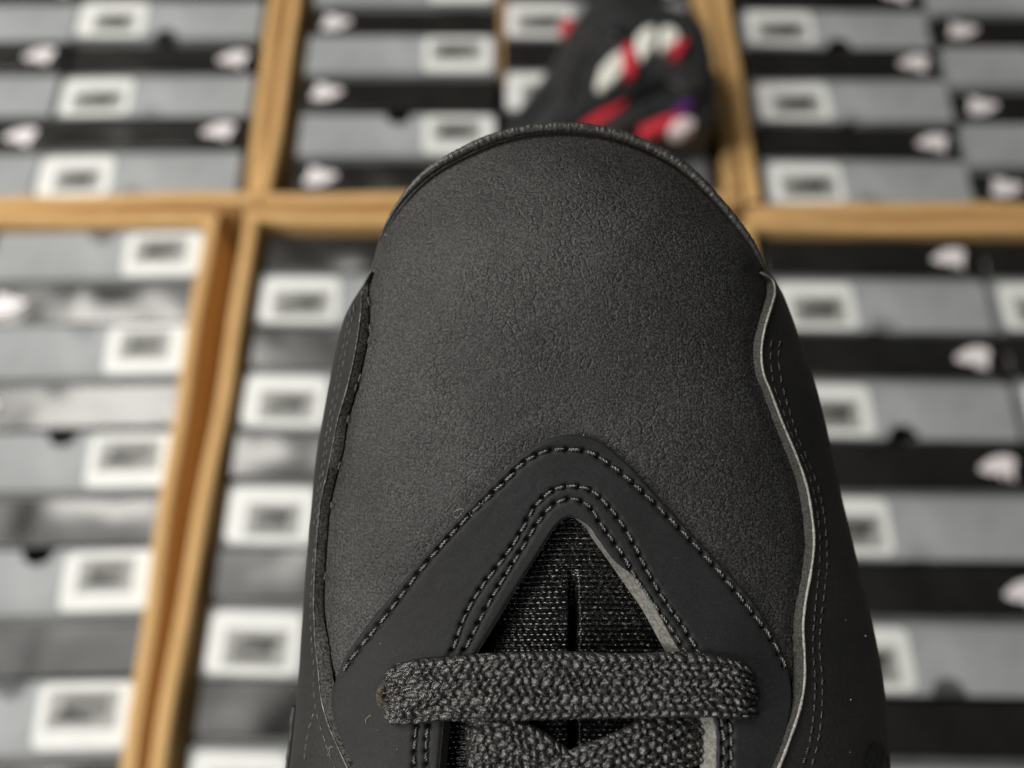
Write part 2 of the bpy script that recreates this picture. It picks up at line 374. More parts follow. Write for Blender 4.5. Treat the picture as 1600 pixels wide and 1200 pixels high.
# ------------------------------------------------------------------ the second sneaker, lying on its side on the boxes of the top middle carton
def plane_pt(u, v, zz):
    d = CAM.to_3x3() @ Vector(((u - 800) / F, -(v - 600) / F, -1)); k = (zz - CAM_H) / d.z
    return (d.x * k, d.y * k)
def other_sneaker():
    zb = Z_TOP + 0.006
    th = 0.088
    t = thing("sneaker", "black sneaker with red, white and purple accents lying on its side on the boxes", "sneaker", (0.14, 0.66, zb))
    ox, oy = 0.14, 0.66
    def pl(pts, zz):
        return [(p[0] - ox, p[1] - oy) for p in (plane_pt(u, v, zz) for u, v in pts)]
    def slab(name, pts, z0, z1, mat, parent, inset=0.012, lev=5, soft=False):
        """closed outline in the photograph's pixels at mid height -> pillow-edged solid of real thickness"""
        p = pl(pts, (z0 + z1) / 2 + zb)
        if soft: p = path(p + [p[0]], n=max(24, len(pts) * 5))[:-1]
        else:
            q_ = np.array(p + [p[0]]); k_ = np.linspace(0, len(pts), len(pts) * 5 + 1)[:-1]
            p = np.stack([np.interp(k_, np.arange(len(pts) + 1), q_[:, c_]) for c_ in (0, 1)], -1)
        c = p.mean(0); n = len(p)
        tn = np.roll(p, -1, 0) - np.roll(p, 1, 0); tn /= np.linalg.norm(tn, axis=1)[:, None] + 1e-9
        nr = np.stack([tn[:, 1], -tn[:, 0]], -1)
        if np.sum(nr * (p - c)) < 0: nr = -nr
        V = []
        L = 2 * lev + 1
        for k in range(L):
            a = math.pi * k / (L - 1) - math.pi / 2
            z = (z0 + z1) / 2 + math.sin(a) * (z1 - z0) / 2
            q = p - nr * inset * (1 - math.cos(a))
            V.append(np.concatenate([q, np.full((n, 1), z)], 1))
        P = np.stack(V, 1)
        Q = grid_quads(n, L, close=True)
        # crown cap: shrink rings toward the centre, slightly domed
        rings = [P[:, -1]]
        for s, dz in ((0.7, 0.004), (0.4, 0.006), (0.12, 0.007)):
            q = c + (P[:, -1, :2] - c) * s
            rings.append(np.concatenate([q, np.full((n, 1), z1 + dz * min(1, (z1 - z0) / 0.06))], 1))
        RP = np.stack(rings, 1); off = n * L
        Q2 = grid_quads(n, len(rings), close=True) + off
        V = np.concatenate([P.reshape(-1, 3), RP.reshape(-1, 3)])
        return link_mesh(name, mesh_arrays(name, V, np.concatenate([Q, Q2])), M[mat], parent)
    up = slab("upper", [(770, 262), (800, 205), (826, 172), (858, 125), (884, 72), (908, 36), (930, 8), (962, -6), (1000, 6), (1022, 34), (1050, 50), (1080, 54), (1100, 80), (1110, 122), (1108, 150), (1030, 170), (940, 215), (850, 270)], 0.0, th, 'shoe_black', t, 0.016)
    ms = slab("midsole", [(860, 300), (900, 245), (960, 205), (1040, 168), (1100, 140), (1114, 150), (1112, 186), (1060, 215), (990, 240), (920, 290)], 0.003, th - 0.006, 'shoe_black', t, 0.008)
    so = slab("outsole", [(830, 305), (868, 236), (930, 200), (1000, 186), (1060, 176), (1110, 172), (1112, 205), (1098, 226), (1020, 232), (940, 262), (880, 320)], 0.002, th - 0.020, 'shoe_black', t, 0.006)
    tz = th - 0.001
    slab("midsole_insert", [(930, 138), (938, 110), (956, 90), (972, 82), (978, 100), (972, 120), (956, 136), (940, 144)], tz, tz + 0.012, 'shoe_white', ms, 0.002, 3)
    slab("midsole_insert", [(990, 84), (994, 60), (1008, 47), (1022, 46), (1026, 62), (1018, 84), (1002, 100)], tz, tz + 0.013, 'shoe_white', ms, 0.002, 3)
    slab("midsole_insert", [(1030, 74), (1032, 48), (1046, 45), (1060, 55), (1062, 68), (1046, 78), (1034, 84)], tz, tz + 0.012, 'shoe_white', ms, 0.002, 3)
    slab("heel_overlay", [(1040, 128), (1060, 100), (1090, 88), (1104, 108), (1104, 140), (1070, 150)], th - 0.006, th + 0.006, 'rubber', up, 0.002, 3)
    slab("side_overlay", [(866, 150), (884, 108), (902, 80), (918, 84), (914, 118), (900, 150), (884, 170)], th - 0.004, th + 0.006, 'rubber', up, 0.002, 3)
    for k in range(4):
        u0, v0 = 868 + 14 * k, 118 - 24 * k
        slab("lace", [(u0 - 6, v0 + 2), (u0 + 6, v0 - 6), (u0 + 26, v0 + 8), (u0 + 22, v0 + 16), (u0 + 6, v0 + 8)], th + 0.001, th + 0.007, 'rubber', up, 0.001, 3)
    slab("red_accent", [(972, 78), (986, 70), (994, 92), (992, 122), (978, 124), (970, 100)], tz, tz + 0.014, 'shoe_red', ms, 0.001, 3)
    slab("red_accent", [(1046, 88), (1056, 70), (1070, 64), (1074, 74), (1060, 92)], tz, tz + 0.014, 'shoe_red', ms, 0.001, 3)
    zz = th - 0.022
    slab("outsole_pad", [(868, 196), (900, 172), (940, 154), (976, 150), (980, 166), (958, 186), (930, 202), (888, 208)], zz, zz + 0.013, 'shoe_red', so, 0.002, 3)
    slab("outsole_pad", [(976, 176), (1000, 166), (1012, 178), (990, 196), (970, 192)], zz, zz + 0.009, 'shoe_grey', so, 0.001, 3)
    slab("outsole_pad", [(992, 196), (1020, 176), (1050, 166), (1074, 168), (1066, 188), (1036, 208), (1004, 220)], zz, zz + 0.013, 'shoe_red', so, 0.002, 3)
    slab("outsole_pad", [(1036, 166), (1052, 150), (1074, 146), (1084, 156), (1078, 176), (1052, 182)], zz + 0.004, zz + 0.018, 'shoe_purple', so, 0.001, 3)
    slab("outsole_pad", [(1044, 206), (1052, 194), (1070, 188), (1084, 193), (1083, 205), (1066, 215), (1050, 214)], zz, zz + 0.014, 'shoe_pink', so, 0.001, 3)
    # collar opening, lining and a red lace tip
    slab("collar_lining", [(936, 12), (962, 0), (996, 10), (1012, 28), (980, 30), (950, 24)], th - 0.012, th + 0.004, 'shoe_grey', up, 0.001, 3).data.materials[0] = M['rubber']
    slab("lace_tip", [(874, 46), (884, 34), (896, 36), (899, 48), (888, 57), (877, 54)], 0.050, 0.066, 'shoe_red', up, 0.002, 3)
other_sneaker()

# ------------------------------------------------------------------ the black sneaker
# Surface of the forefoot: spokes from a spine to the outline; (t, r) -> camera-frame metres, later put into the sneaker's own frame
VC, UC0 = 520.0, 888.0
vL = [(520, 541), (567, 531), (647, 516), (705, 506), (800, 496), (905, 487), (1010, 480), (1120, 472), (1200, 463), (1450, 446)]
vR = [(520, 1235), (592, 1260), (701, 1288), (780, 1305), (826, 1316), (896, 1333), (969, 1351), (1046, 1366), (1127, 1376), (1200, 1380), (1450, 1386)]
toe = [(516, 647), (531, 567), (541, 523), (554, 480), (569, 447), (583, 408), (590, 382), (604, 350), (630, 309), (668, 270), (725, 236), (780, 213), (830, 202), (880, 199), (930, 202.5), (980, 215),
       (1027, 235), (1075, 266), (1110, 300), (1138, 332), (1174, 380), (1194, 420), (1220, 480), (1234, 517), (1260, 592), (1288, 701)]
tp = np.array(toe, float); ta = np.arctan2(VC - tp[:, 1], tp[:, 0] - UC0); ta = np.where(ta < -math.pi/2, ta + 2*math.pi, ta); tr_ = np.hypot(tp[:, 0] - UC0, tp[:, 1] - VC)
o_ = np.argsort(ta); TA, TR_ = ta[o_], tr_[o_]
UL = lambda v: crv(v, *zip(*vL)); UR = lambda v: crv(v, *zip(*vR))
UCv = lambda v: UC0 + np.clip((v - 520) / 680, 0, 1.4)**1.6 * 33
PP, PQ = 2.7, 2.0
prof = lambda r: 1 - np.sqrt(np.maximum(1 - np.clip(r, 0, 1)**PP, 0))
def spoke(t):
    t = np.asarray(t, float)
    v = VC + np.maximum(np.abs(t) - 1, 0) * 1000
    phi = (1 - np.clip(t, -1, 1)) * math.pi / 2
    rad = crv(phi, TA, TR_)
    fan = np.abs(t) <= 1
    ou = np.where(fan, UC0 + rad * np.cos(phi), np.where(t < 0, UL(v), UR(v)))
    ov = np.where(fan, VC - rad * np.sin(phi), v)
    su = np.where(fan, UC0, UCv(v)); sv = np.where(fan, VC, v)
    zc = 0.1288 - 1.45e-8 * (v - VC)**2
    dr = np.where(fan, 0.0175, 0.0175 + 0.0035 * np.clip((v - VC) / 500, 0, 1)**1.5)
    return su, sv, ou, ov, zc, dr
SKIRT = 0.042
def lift0(t, r):
    su, sv, ou, ov, zc, dr = spoke(t); r = np.asarray(r, float)
    rc = np.minimum(r, 1.0)
    u = su + rc * (ou - su); v = sv + rc * (ov - sv); z = zc + dr * prof(rc)
    # broad, shallow unevenness of the stretched leather
    X = (u - 800) / F * z; Y = -(v - 600) / F * z
    ex = np.maximum(r - 1, 0)
    return np.stack([X * (1 + 0.02 * ex), Y * (1 + 0.02 * ex), -(z + ex * SKIRT)], -1)
def normal(t, r):
    r1 = np.clip(r, 0.004, 3); e = 0.002
    rr = np.where((r1 > 0.992) & (r1 <= 1), 0.992, r1)
    a = lift0(t + e, rr) - lift0(t - e, rr); b = lift0(t, rr + 0.003) - lift0(t, rr - 0.003)
    n = np.cross(a, b); n /= np.linalg.norm(n, axis=-1)[..., None] + 1e-12
    p = lift0(t, rr); s = np.sign(-(n * p).sum(-1)); 
    out = n * s[..., None]
    return out
def lift(t, r, off=0.0):
    off = np.broadcast_to(np.asarray(off, float), np.broadcast(np.asarray(t), np.asarray(r)).shape)
    return lift0(t, r) + normal(t, r) * off[..., None]
def inv(u, v):
    u = np.asarray(u, float); v = np.asarray(v, float)
    phi = np.arctan2(VC - v, u - UC0); R0 = np.hypot(u - UC0, v - VC) / crv(np.clip(phi, 0, math.pi), TA, TR_)
    t_f = 1 - 2 * phi / math.pi
    uc = UCv(v); left = u < uc
    r_s = np.where(left, (uc - u) / (uc - UL(v)), (u - uc) / (UR(v) - uc))
    t_s = np.where(left, -1, 1) * (1 + (v - VC) / 1000)
    fan = v < VC
    return np.where(fan, t_f, t_s), np.where(fan, R0, r_s)
def lift_px(u, v, off=0.0):
    """surface point seen at pixel (u, v), raised by off along the surface normal"""
    u = np.asarray(u, float); v = np.asarray(v, float)
    t, r = inv(u, v); r = np.minimum(r, 0.999)
    def at(u, v):
        t, r = inv(u, v); su, sv, ou, ov, zc, dr = spoke(t)
        z = zc + dr * prof(np.minimum(r, 0.9995)); return np.stack([(u - 800) / F * z, -(v - 600) / F * z, -z], -1)
    e = 2.0
    n = np.cross(at(u, v + e) - at(u, v - e), at(u + e, v) - at(u - e, v)); n /= np.linalg.norm(n, axis=-1)[..., None] + 1e-12
    p = at(u, v); n *= np.sign(-(n * p).sum(-1))[..., None]
    return p + n * np.asarray(off, float)[..., None] if np.ndim(off) else p + n * off, n

ROOT_M = CAM @ Matrix.Translation((0.010, -0.095, -0.198))
OFF = np.array([0.010, -0.095, -0.198])
sneaker = thing("sneaker", "matte black leather sneaker held above the cartons, toe pointing up", "sneaker", matrix=ROOT_M)
L_ = lambda P: P - OFF

def in_poly(u, v, poly):
    inside = np.zeros(np.shape(u), bool); p = np.asarray(poly); j = len(p) - 1
    for i in range(len(p)):
        c = ((p[i, 1] > v) != (p[j, 1] > v)) & (u < (p[j, 0] - p[i, 0]) * (v - p[i, 1]) / (p[j, 1] - p[i, 1] + 1e-12) + p[i, 0])
        inside ^= c; j = i
    return inside
def dist_path(u, v, P):
    d = np.full(np.shape(u), 1e9)
    for i in range(len(P) - 1):
        a, b = P[i], P[i + 1]; ab = b - a; k = np.clip(((u - a[0]) * ab[0] + (v - a[1]) * ab[1]) / (ab @ ab), 0, 1)
        d = np.minimum(d, np.hypot(u - a[0] - k * ab[0], v - a[1] - k * ab[1]))
    return d

# throat overlay curves (outer edge, inner upper edge), left bottom -> apex -> right bottom
out_c = [(590, 1330), (556, 1220), (530, 1150), (521, 1092), (534, 1042), (565, 990), (615, 927), (677, 852), (740, 784), (785, 738), (815, 712), (852, 687), (890, 679), (934, 687), (971, 715), (1034, 784), (1102, 859), (1165, 927), (1212, 1000), (1228, 1042), (1234, 1092), (1222, 1150), (1196, 1220), (1150, 1330)]
in_c = [(676, 1330), (687, 1205), (692, 1150), (700, 1095), (726, 1052), (752, 1009), (790, 946), (815, 905), (840, 866), (855, 841), (866, 824), (878, 812), (892, 807), (909, 814), (920, 822), (933, 840), (959, 875), (1000, 910), (1031, 964), (1057, 1011), (1096, 1072), (1116, 1132), (1117, 1205), (1112, 1330)]
low_c = [(682, 1330), (695, 1205), (700, 1150), (708, 1095), (733, 1053), (757, 1010), (793, 948), (817, 908), (842, 868), (857, 843), (868, 826), (880, 814), (892, 810), (905, 818), (914, 826), (926, 846), (949, 878), (979, 929), (1005, 964), (1031, 1011), (1068, 1072), (1090, 1132), (1093, 1205), (1090, 1330)]
mid_c = [((a[0] * 0.55 + b[0] * 0.45), (a[1] * 0.55 + b[1] * 0.45)) for a, b in zip(out_c, in_c)]
st_out = [(540, 1052), (549, 1037), (609, 959), (671, 877), (734, 806), (790, 752), (821, 721), (856, 704), (890, 702), (921, 707), (959, 731), (1002, 768), (1052, 818), (1096, 865), (1134, 909), (1171, 956), (1202, 999), (1222, 1040)]
st_in1 = [(650, 1215), (655, 1130), (680, 1060), (709, 1015), (727, 965), (752, 909), (781, 881), (809, 840), (840, 787), (865, 765), (893, 759), (921, 765), (949, 790), (984, 840), (1009, 890), (1034, 934), (1065, 978), (1087, 1015), (1115, 1060), (1135, 1120), (1138, 1215)]
st_in1[5] = (757, 912)
st_in2 = [(669, 1215), (673, 1130), (703, 1060), (734, 1003), (759, 953), (784, 909), (815, 859), (846, 809), (871, 784), (893, 779), (915, 787), (940, 821), (971, 865), (996, 909), (1027, 953), (1056, 996), (1090, 1055), (1122, 1120), (1127, 1215)]
seam_R = [(1186, 427), (1203, 443), (1206, 457), (1202, 477), (1195, 500), (1188, 530), (1186, 560), (1190, 587), (1200, 613), (1213, 647), (1225, 677), (1240, 713), (1252, 747), (1264, 808), (1267, 844), (1262, 896), (1255, 936), (1251, 980), (1253, 1017), (1253, 1064), (1246, 1105), (1233, 1145), (1215, 1193), (1190, 1245), (1150, 1330)]
wid_R = [2, 5, 8, 9, 9, 9, 9, 8.5, 8, 8.5, 9, 10, 10, 9.5, 9, 9, 10, 12, 13, 14, 14, 16, 17, 19, 20]
seam_L = [(579, 424), (572, 434), (567, 447), (566, 463), (567, 490), (563, 523), (555, 567), (546, 605), (530, 663), (523, 700), (515, 740), (508, 777), (501, 850), (498, 900), (496, 960), (497, 1000), (502, 1050), (506, 1090), (515, 1125), (531, 1165), (547, 1200), (570, 1245), (606, 1330)]
wid_L = [1, 4, 8, 9, 9, 11, 11, 11, 11, 13, 11, 9, 8, 8, 9.5, 15, 17, 21, 22, 22, 23, 23, 23]

# --- toe box: top surface, rolled edge and wall, open where the throat is
sL = np.linspace(-1.93, -1.0, 190)[:-1]; sF = np.linspace(-1, 1, 260); sR = np.linspace(1.0, 1.93, 190)[1:]
T = np.concatenate([sL, sF, sR]); rs = 1 - (1 - np.linspace(0, 1, 110))**1.9
rs = np.concatenate([rs, [1.04, 1.12, 1.25, 1.5, 1.8, 2.0]])
TT, RR = np.meshgrid(T, rs, indexing='ij')
su, sv, ou, ov, _, _ = spoke(TT); Rm = np.minimum(RR, 1)
U = su + Rm * (ou - su); Vv = sv + Rm * (ov - sv)
hole = np.concatenate([path(mid_c, n=120)])
inside = in_poly(U, Vv, hole)
fall = np.clip((1 - RR) / 0.2, 0, 1)
offs = 0.00022 * (vnoise(U, Vv, 90, 1) - 0.5) * fall + 0.00008 * (vnoise(U, Vv, 30, 2) - 0.5) * fall
# the leather sinks a little along the overlay's edge and along both side seams
for crv_, dep, wd in ((path(out_c, n=160), 0.00035, 14), (path(seam_R, n=120) - [[9, 0]], 0.0004, 13), (path(seam_L, n=120) + [[9, 0]], 0.0004, 13)):
    d = dist_path(U, Vv, crv_); offs = offs - dep * np.exp(-(d / wd)**2) * (RR < 0.99)
PT = lift(TT, RR, offs)
ins = inside.reshape(len(T), len(rs))
toe_box = grid("toe_box", L_(PT), M['toe'], sneaker, keep=lambda i, j: ~ins[i, j], flip=False)

# --- toe rand: a wrinkled bead round the toe edge
def tube(name, C, Rr, mat, parent, ns=14, squash=None, wr=None):
    n = len(C); tg = np.gradient(C, axis=0); tg /= np.linalg.norm(tg, axis=1)[:, None]
    upv = C / np.linalg.norm(C, axis=1)[:, None] * -1
    s = np.cross(tg, upv); s /= np.linalg.norm(s, axis=1)[:, None]; b = np.cross(s, tg)
    a = np.linspace(0, 2 * math.pi, ns, endpoint=False)
    rad = Rr[:, None] * (np.ones((n, ns)) if wr is None else wr)
    P = C[:, None] + rad[..., None] * (np.cos(a)[None, :, None] * s[:, None] + np.sin(a)[None, :, None] * b[:, None])
    P = np.concatenate([P, P[:, :1]], 1)
    return grid(name, L_(P), M[mat], parent)
tt = np.linspace(-0.71, 0.83, 520)
su, sv, ou, ov, zc, dr = spoke(tt); z_ = zc + dr * prof(0.950 + 0.04 * np.clip(np.abs(tt - 0.06) / 0.77, 0, 1)**4)
C = np.stack([(ou - 800) / F * z_, -(ov - 600) / F * z_, -z_], -1)
half = crv(tt, [-0.71, -0.62, -0.5, -0.3, 0.0, 0.3, 0.55, 0.72, 0.83], [1.0, 3.0, 5.8, 7.2, 7.5, 7.3, 6.2, 4.5, 1.5]) / F * 0.1455
a = np.linspace(0, 1, 20, endpoint=False)
wr = 1 + 0.14 * (vnoise(tt[:, None] * 900, np.zeros((1, 20)), 7, 3) - 0.5) + 0.16 * (vnoise(tt[:, None] * 900 + 0 * a, 40 * np.abs(a[None] - .5), 5, 5) - 0.5)
tube("toe_rand", C, half, 'rand', sneaker, 20, wr=wr)

# --- stitches: two twisted plies, one shared mesh, each stitch its own object
def stitch_mesh():
    V, Q = [], []; nn, ns = 11, 7
    for ply in (0, math.pi):
        base = len(V)
        for i in range(nn):
            s = i / (nn - 1); x = (s - 0.5); env = math.sqrt(max(0.0, 1 - abs(2 * s - 1)**3))
            ph = ply + s * 2 * math.pi * 1.5
            cy, cz = 0.16 * math.cos(ph), 0.16 * math.sin(ph) - 0.42 * (2 * s - 1)**4
            for k in range(ns):
                b = 2 * math.pi * k / ns; rr = 0.185 * (0.3 + 0.7 * env)
                V.append((x, cy + rr * math.cos(b), cz + rr * math.sin(b)))
        for i in range(nn - 1):
            for k in range(ns):
                Q.append((base + i * ns + k, base + i * ns + (k + 1) % ns, base + (i + 1) * ns + (k + 1) % ns, base + (i + 1) * ns + k))
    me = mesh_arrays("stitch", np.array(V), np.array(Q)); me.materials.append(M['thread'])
    me.polygons.foreach_set("use_smooth", np.ones(len(me.polygons), dtype=bool)); return me
def thread_in_stitch_space(mk):
    nt = M[mk].node_tree
    for n in nt.nodes:
        if n.type == 'TEX_NOISE': n.inputs['Scale'].default_value = 3.2
    tc = [n for n in nt.nodes if n.type == 'TEX_COORD'][0]; mp = nt.nodes.new("ShaderNodeMapping"); mp.inputs['Scale'].default_value = (3.0, 1.0, 1.0)
    oi = nt.nodes.new("ShaderNodeObjectInfo"); ad = nt.nodes.new("ShaderNodeVectorMath"); ad.operation = 'ADD'
    cm = nt.nodes.new("ShaderNodeCombineXYZ"); ml = nt.nodes.new("ShaderNodeMath"); ml.operation = 'MULTIPLY'; ml.inputs[1].default_value = 50
    nt.links.new(oi.outputs['Random'], ml.inputs[0]); nt.links.new(ml.outputs[0], cm.inputs[0])
    nt.links.new(tc.outputs['Object'], mp.inputs[0]); nt.links.new(mp.outputs[0], ad.inputs[0]); nt.links.new(cm.outputs[0], ad.inputs[1])
    for n in nt.nodes:
        if n.type == 'TEX_NOISE': nt.links.new(ad.outputs[0], n.inputs['Vector'])
        if n.type == 'BUMP': n.inputs['Distance'].default_value = 0.00005
thread_in_stitch_space('thread'); thread_in_stitch_space('thread_dim')
STITCH = stitch_mesh()
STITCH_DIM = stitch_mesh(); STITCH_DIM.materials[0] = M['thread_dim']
def run(pts, pitch):
    P = path(pts, step=1.0); k = pitch * 0.5; idx = []; pits = []
    while k < len(P) - 2:
        idx.append(int(k)); st = pitch * random.uniform(0.86, 1.14); m = min(int(k + st / 2), len(P) - 1); pits.append(P[m]); k += st
    return P, idx, np.array(pits)
def stitches(rn, length, width, parent, off, skip=None):
    P, idx, _ = rn
    for i in idx:
        u, v = P[i]
        if skip and skip(u, v): continue
        ln = length * random.uniform(0.88, 1.12)
        d = P[min(i + 3, len(P) - 1)] - P[max(i - 3, 0)]; d /= np.hypot(*d)
        ang = random.uniform(-0.05, 0.16); d = np.array([d[0] * math.cos(ang) - d[1] * math.sin(ang), d[0] * math.sin(ang) + d[1] * math.cos(ang)])
        a_, _ = lift_px(np.array([u - d[0] * ln / 2]), np.array([v - d[1] * ln / 2]), off); b_, n_ = lift_px(np.array([u + d[0] * ln / 2]), np.array([v + d[1] * ln / 2]), off)
        a_, b_, n_ = a_[0], b_[0], n_[0]; x = b_ - a_; LN = np.linalg.norm(x); x /= LN
        y = np.cross(n_, x); y /= np.linalg.norm(y); z = np.cross(x, y)
        wd = width / F * 0.128 * random.uniform(0.9, 1.1)
        c = (a_ + b_) / 2 - OFF
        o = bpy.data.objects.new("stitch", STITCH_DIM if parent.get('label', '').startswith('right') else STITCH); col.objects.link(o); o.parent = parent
        m = Matrix.Identity(4)
        for r_ in range(3): m[r_][0] = x[r_] * LN; m[r_][1] = y[r_] * wd; m[r_][2] = z[r_] * wd; m[r_][3] = c[r_]
        o.matrix_local = m

# --- throat overlay
def strip(ca, cb, n, q, knots=None):
    A = path(ca, n=n, knots=knots); B = path(cb, n=n, knots=knots); s = np.linspace(0, 1, q)
    return A[:, None] * (1 - s)[None, :, None] + B[:, None] * s[None, :, None]
kn = np.concatenate([[0], np.cumsum(np.hypot(*np.diff(np.array(mid_c), axis=0).T))])
run_o, run_1, run_2 = run(st_out, 24), run(st_in1, 21.5), run(st_in2, 21.5)
G = strip(out_c, in_c, 760, 120, kn)
TH = 0.0010
q = np.linspace(0, 1, 120)[None, :]
edge = np.minimum(1, np.sqrt(np.clip(1 - (1 - np.clip(q / 0.045, 0, 1))**2, 0, 1)))
edge2 = 1 - 0.35 * np.clip((q - 0.96) / 0.04, 0, 1)**2
off = TH * edge * edge2 + 0.00014 * (vnoise(G[..., 0], G[..., 1], 40, 6) - 0.5) + 0.00006 * (vnoise(G[..., 0], G[..., 1], 12, 7) - 0.5)
for sp, dp, wd in ((st_out, 0.00034, 5.0), (st_in1, 0.0003, 4.5), (st_in2, 0.0003, 4.5)):
    off = off - dp * np.exp(-(dist_path(G[..., 0], G[..., 1], path(sp, n=150)) / wd)**2)
for rn in (run_o, run_1, run_2):
    dmin = np.full(G.shape[:2], 1e9)
    for pu, pv in rn[2]: dmin = np.minimum(dmin, (G[..., 0] - pu)**2 + (G[..., 1] - pv)**2)
    off = off - 0.0008 * np.exp(-dmin / 4.2**2)
PO, _ = lift_px(G[..., 0], G[..., 1], off)
overlay = grid("throat_overlay", L_(PO), M['overlay'], sneaker, label="smooth pointed overlay framing the lace opening")
# raw edge of the opening: from the upper edge down to the lower one
E_ = strip(in_c, [(a[0] * 0.28 + b[0] * 0.72, a[1] * 0.28 + b[1] * 0.72) for a, b in zip(in_c, low_c)], 420, 9, kn); qe = np.linspace(0, 1, 9)[None, :]
offe = TH * 0.65 + 0.00025 * np.sin(np.clip(qe / 0.35, 0, 1) * math.pi) - 0.0024 * qe**1.5 + 0.00022 * (vnoise(E_[..., 0], E_[..., 1], 8, 11) - 0.5)
PE, _ = lift_px(E_[..., 0], E_[..., 1], offe)
side = np.arange(420) / 419
half_i = 420 * 0.508
grid("cut_edge", L_(PE[int(half_i):]), M['edge_pale'], overlay, label="pale raw edge on the right of the opening")
grid("cut_edge", L_(PE[:int(half_i) + 1]), M['edge'], overlay)
under = lambda u, v: (v > 1020 and v < 1118)
stitches(run_o, 17, 8.4, overlay, TH - 0.00004, None)
stitches(run_1, 15.5, 7.8, overlay, TH - 0.00003, under)
stitches(run_2, 15, 7.6, overlay, TH - 0.00003, under)

# --- side panels with a raised cut edge
def side_panel(seam, wid, sgn, n=380):
    A = path(seam, n=n); kn_ = np.concatenate([[0], np.cumsum(np.hypot(*np.diff(np.array(seam), axis=0).T))])
    Wd = crv(np.linspace(0, kn_[-1], n), kn_, wid)
    sh = np.minimum(6.0 if sgn > 0 else 7.5, Wd * 0.7)          # the raised top of the cut lies a little inward of its sight line
    A0 = A.copy(); A = A.copy(); A[:, 0] -= sgn * sh
    t0, r0 = inv(A[:, 0], A[:, 1]); r0 = np.minimum(r0, 0.985)
    s = 1 - (1 - np.linspace(0, 1, 44))**1.5
    r = r0[:, None] + (1 - r0[:, None]) * s[None]; t = np.repeat(t0[:, None], 44, 1)
    ext = np.array([1.05, 1.15, 1.3, 1.55, 1.8, 2.0])
    r = np.concatenate([r, np.repeat(ext[None], n, 0)], 1); t = np.concatenate([t, np.repeat(t0[:, None], len(ext), 1)], 1)
    TP = 0.0013
    ramp = np.clip(np.linspace(0, 1, n) / (0.05 if sgn > 0 else 0.09), 0, 1)[:, None]**(0.7 if sgn > 0 else 1.0)
    dpx = (r - r0[:, None]) * 380
    off = TP * ((0.25 if sgn > 0 else -0.12) + (0.75 if sgn > 0 else 1.12) * ramp) + (0.00028 if sgn > 0 else 0.0001) * np.exp(-((dpx - 1.5) / 3.0)**2) + 0.00010 * (vnoise(dpx, A[:, 1][:, None] + 0 * dpx, 26, 8) - 0.5)
    off = off * np.where(r > 1, 1 + 0 * r, 1)
    pn = grid("side_panel", L_(lift(t, r, off)), M['panel'], sneaker, label="right side panel with a pale raised cut edge" if sgn > 0 else "left side panel with a frayed cut edge")
    # cut face toward the toe leather
    m = 9; qq = np.linspace(0, 1, m)
    Wj = Wd * (1 + (0.22 if sgn > 0 else 0.10) * (vnoise(A[:, 1], 0 * A[:, 1], 9, 4) - 0.5))
    Eu = A[:, 0][:, None] * (1 - qq[None]) + (A0[:, 0] - sgn * Wj)[:, None] * qq[None]; Ev = A[:, 1][:, None] + 0 * qq[None]
    te, re = inv(Eu, Ev); re = np.minimum(re, 0.985)
    oe = (TP + 0.00015) * (0.25 + 0.75 * ramp) * (1 - qq[None]**1.3) + (0.00024 if sgn > 0 else 0.00006) * np.sin(qq[None] * math.pi)**0.5 * ramp + (0.0003 if sgn > 0 else 0.0002) * (vnoise(Eu, Ev, 5, 9) - 0.5) * np.sin(qq[None] * math.pi) * ramp
    grid("cut_edge", L_(lift(te, re, oe)), M['edge' if sgn > 0 else 'edge_dark'], pn)
    # burnished ridge line along the top of the cut
    te, re = inv(A[:, 0], A[:, 1]); re = np.minimum(re, 0.985)
    Cc = lift(te, re, (TP + 0.0002) * (0.25 + 0.75 * ramp[:, 0]))
    rr = (np.linspace(1.9, 2.4, n) if sgn > 0 else np.full(n, 1.25)) / F * 0.134 * (0.8 + 0.4 * vnoise(A[:, 1], 0 * A[:, 1], 11, 12))
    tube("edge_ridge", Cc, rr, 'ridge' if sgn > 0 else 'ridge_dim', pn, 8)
    return pn
panR = side_panel(seam_R, wid_R, +1)
panL = side_panel(seam_L, wid_L, -1)
sa = [(1203, 530), (1202, 567), (1208, 607), (1220, 640), (1233, 677), (1247, 707), (1263, 750), (1271, 785), (1277, 830), (1278, 870), (1274, 920), (1270, 965), (1268, 1010), (1271, 1060), (1269, 1112), (1262, 1160), (1246, 1210)]
sb = [(1217, 530), (1215, 567), (1220, 600), (1233, 647), (1245, 685), (1258, 716), (1272, 752), (1282, 790), (1289, 845), (1290, 880), (1286, 925), (1281, 970), (1279, 1010), (1283, 1060), (1282, 1112), (1276, 1160), (1262, 1210)]
shf = lambda L, d: [(u + d, v) for u, v in L]
sa, sb = shf(sa, -7), shf(sb, -8)
stitches(run(sa, 18), 13, 5.8, panR, 0.00135); stitches(run(sb, 18), 13, 5.3, panR, 0.00135)
sc = [(556, 477), (550, 513), (540, 560), (529, 620), (521, 660), (514, 700), (504, 760), (497, 820), (491, 890), (488, 950), (489, 1000), (493, 1050), (492, 1072), (494, 1093), (500, 1125), (506, 1145), (514, 1170), (526, 1200)]
sd = [(549, 484), (542, 520), (532, 565), (521, 625), (513, 668), (507, 708), (498, 765), (491, 825)]
se = [(493, 1110), (487, 1132), (482, 1155), (478, 1195)]
sc, sd, se = shf(sc, 8.5), shf(sd, 10), shf(se, 8)
stitches(run(sc, 17), 11, 5.0, panL, 0.00135); stitches(run(sd, 17), 11, 4.6, panL, 0.00135); stitches(run(se, 17), 12, 5.2, panL, 0.00135)
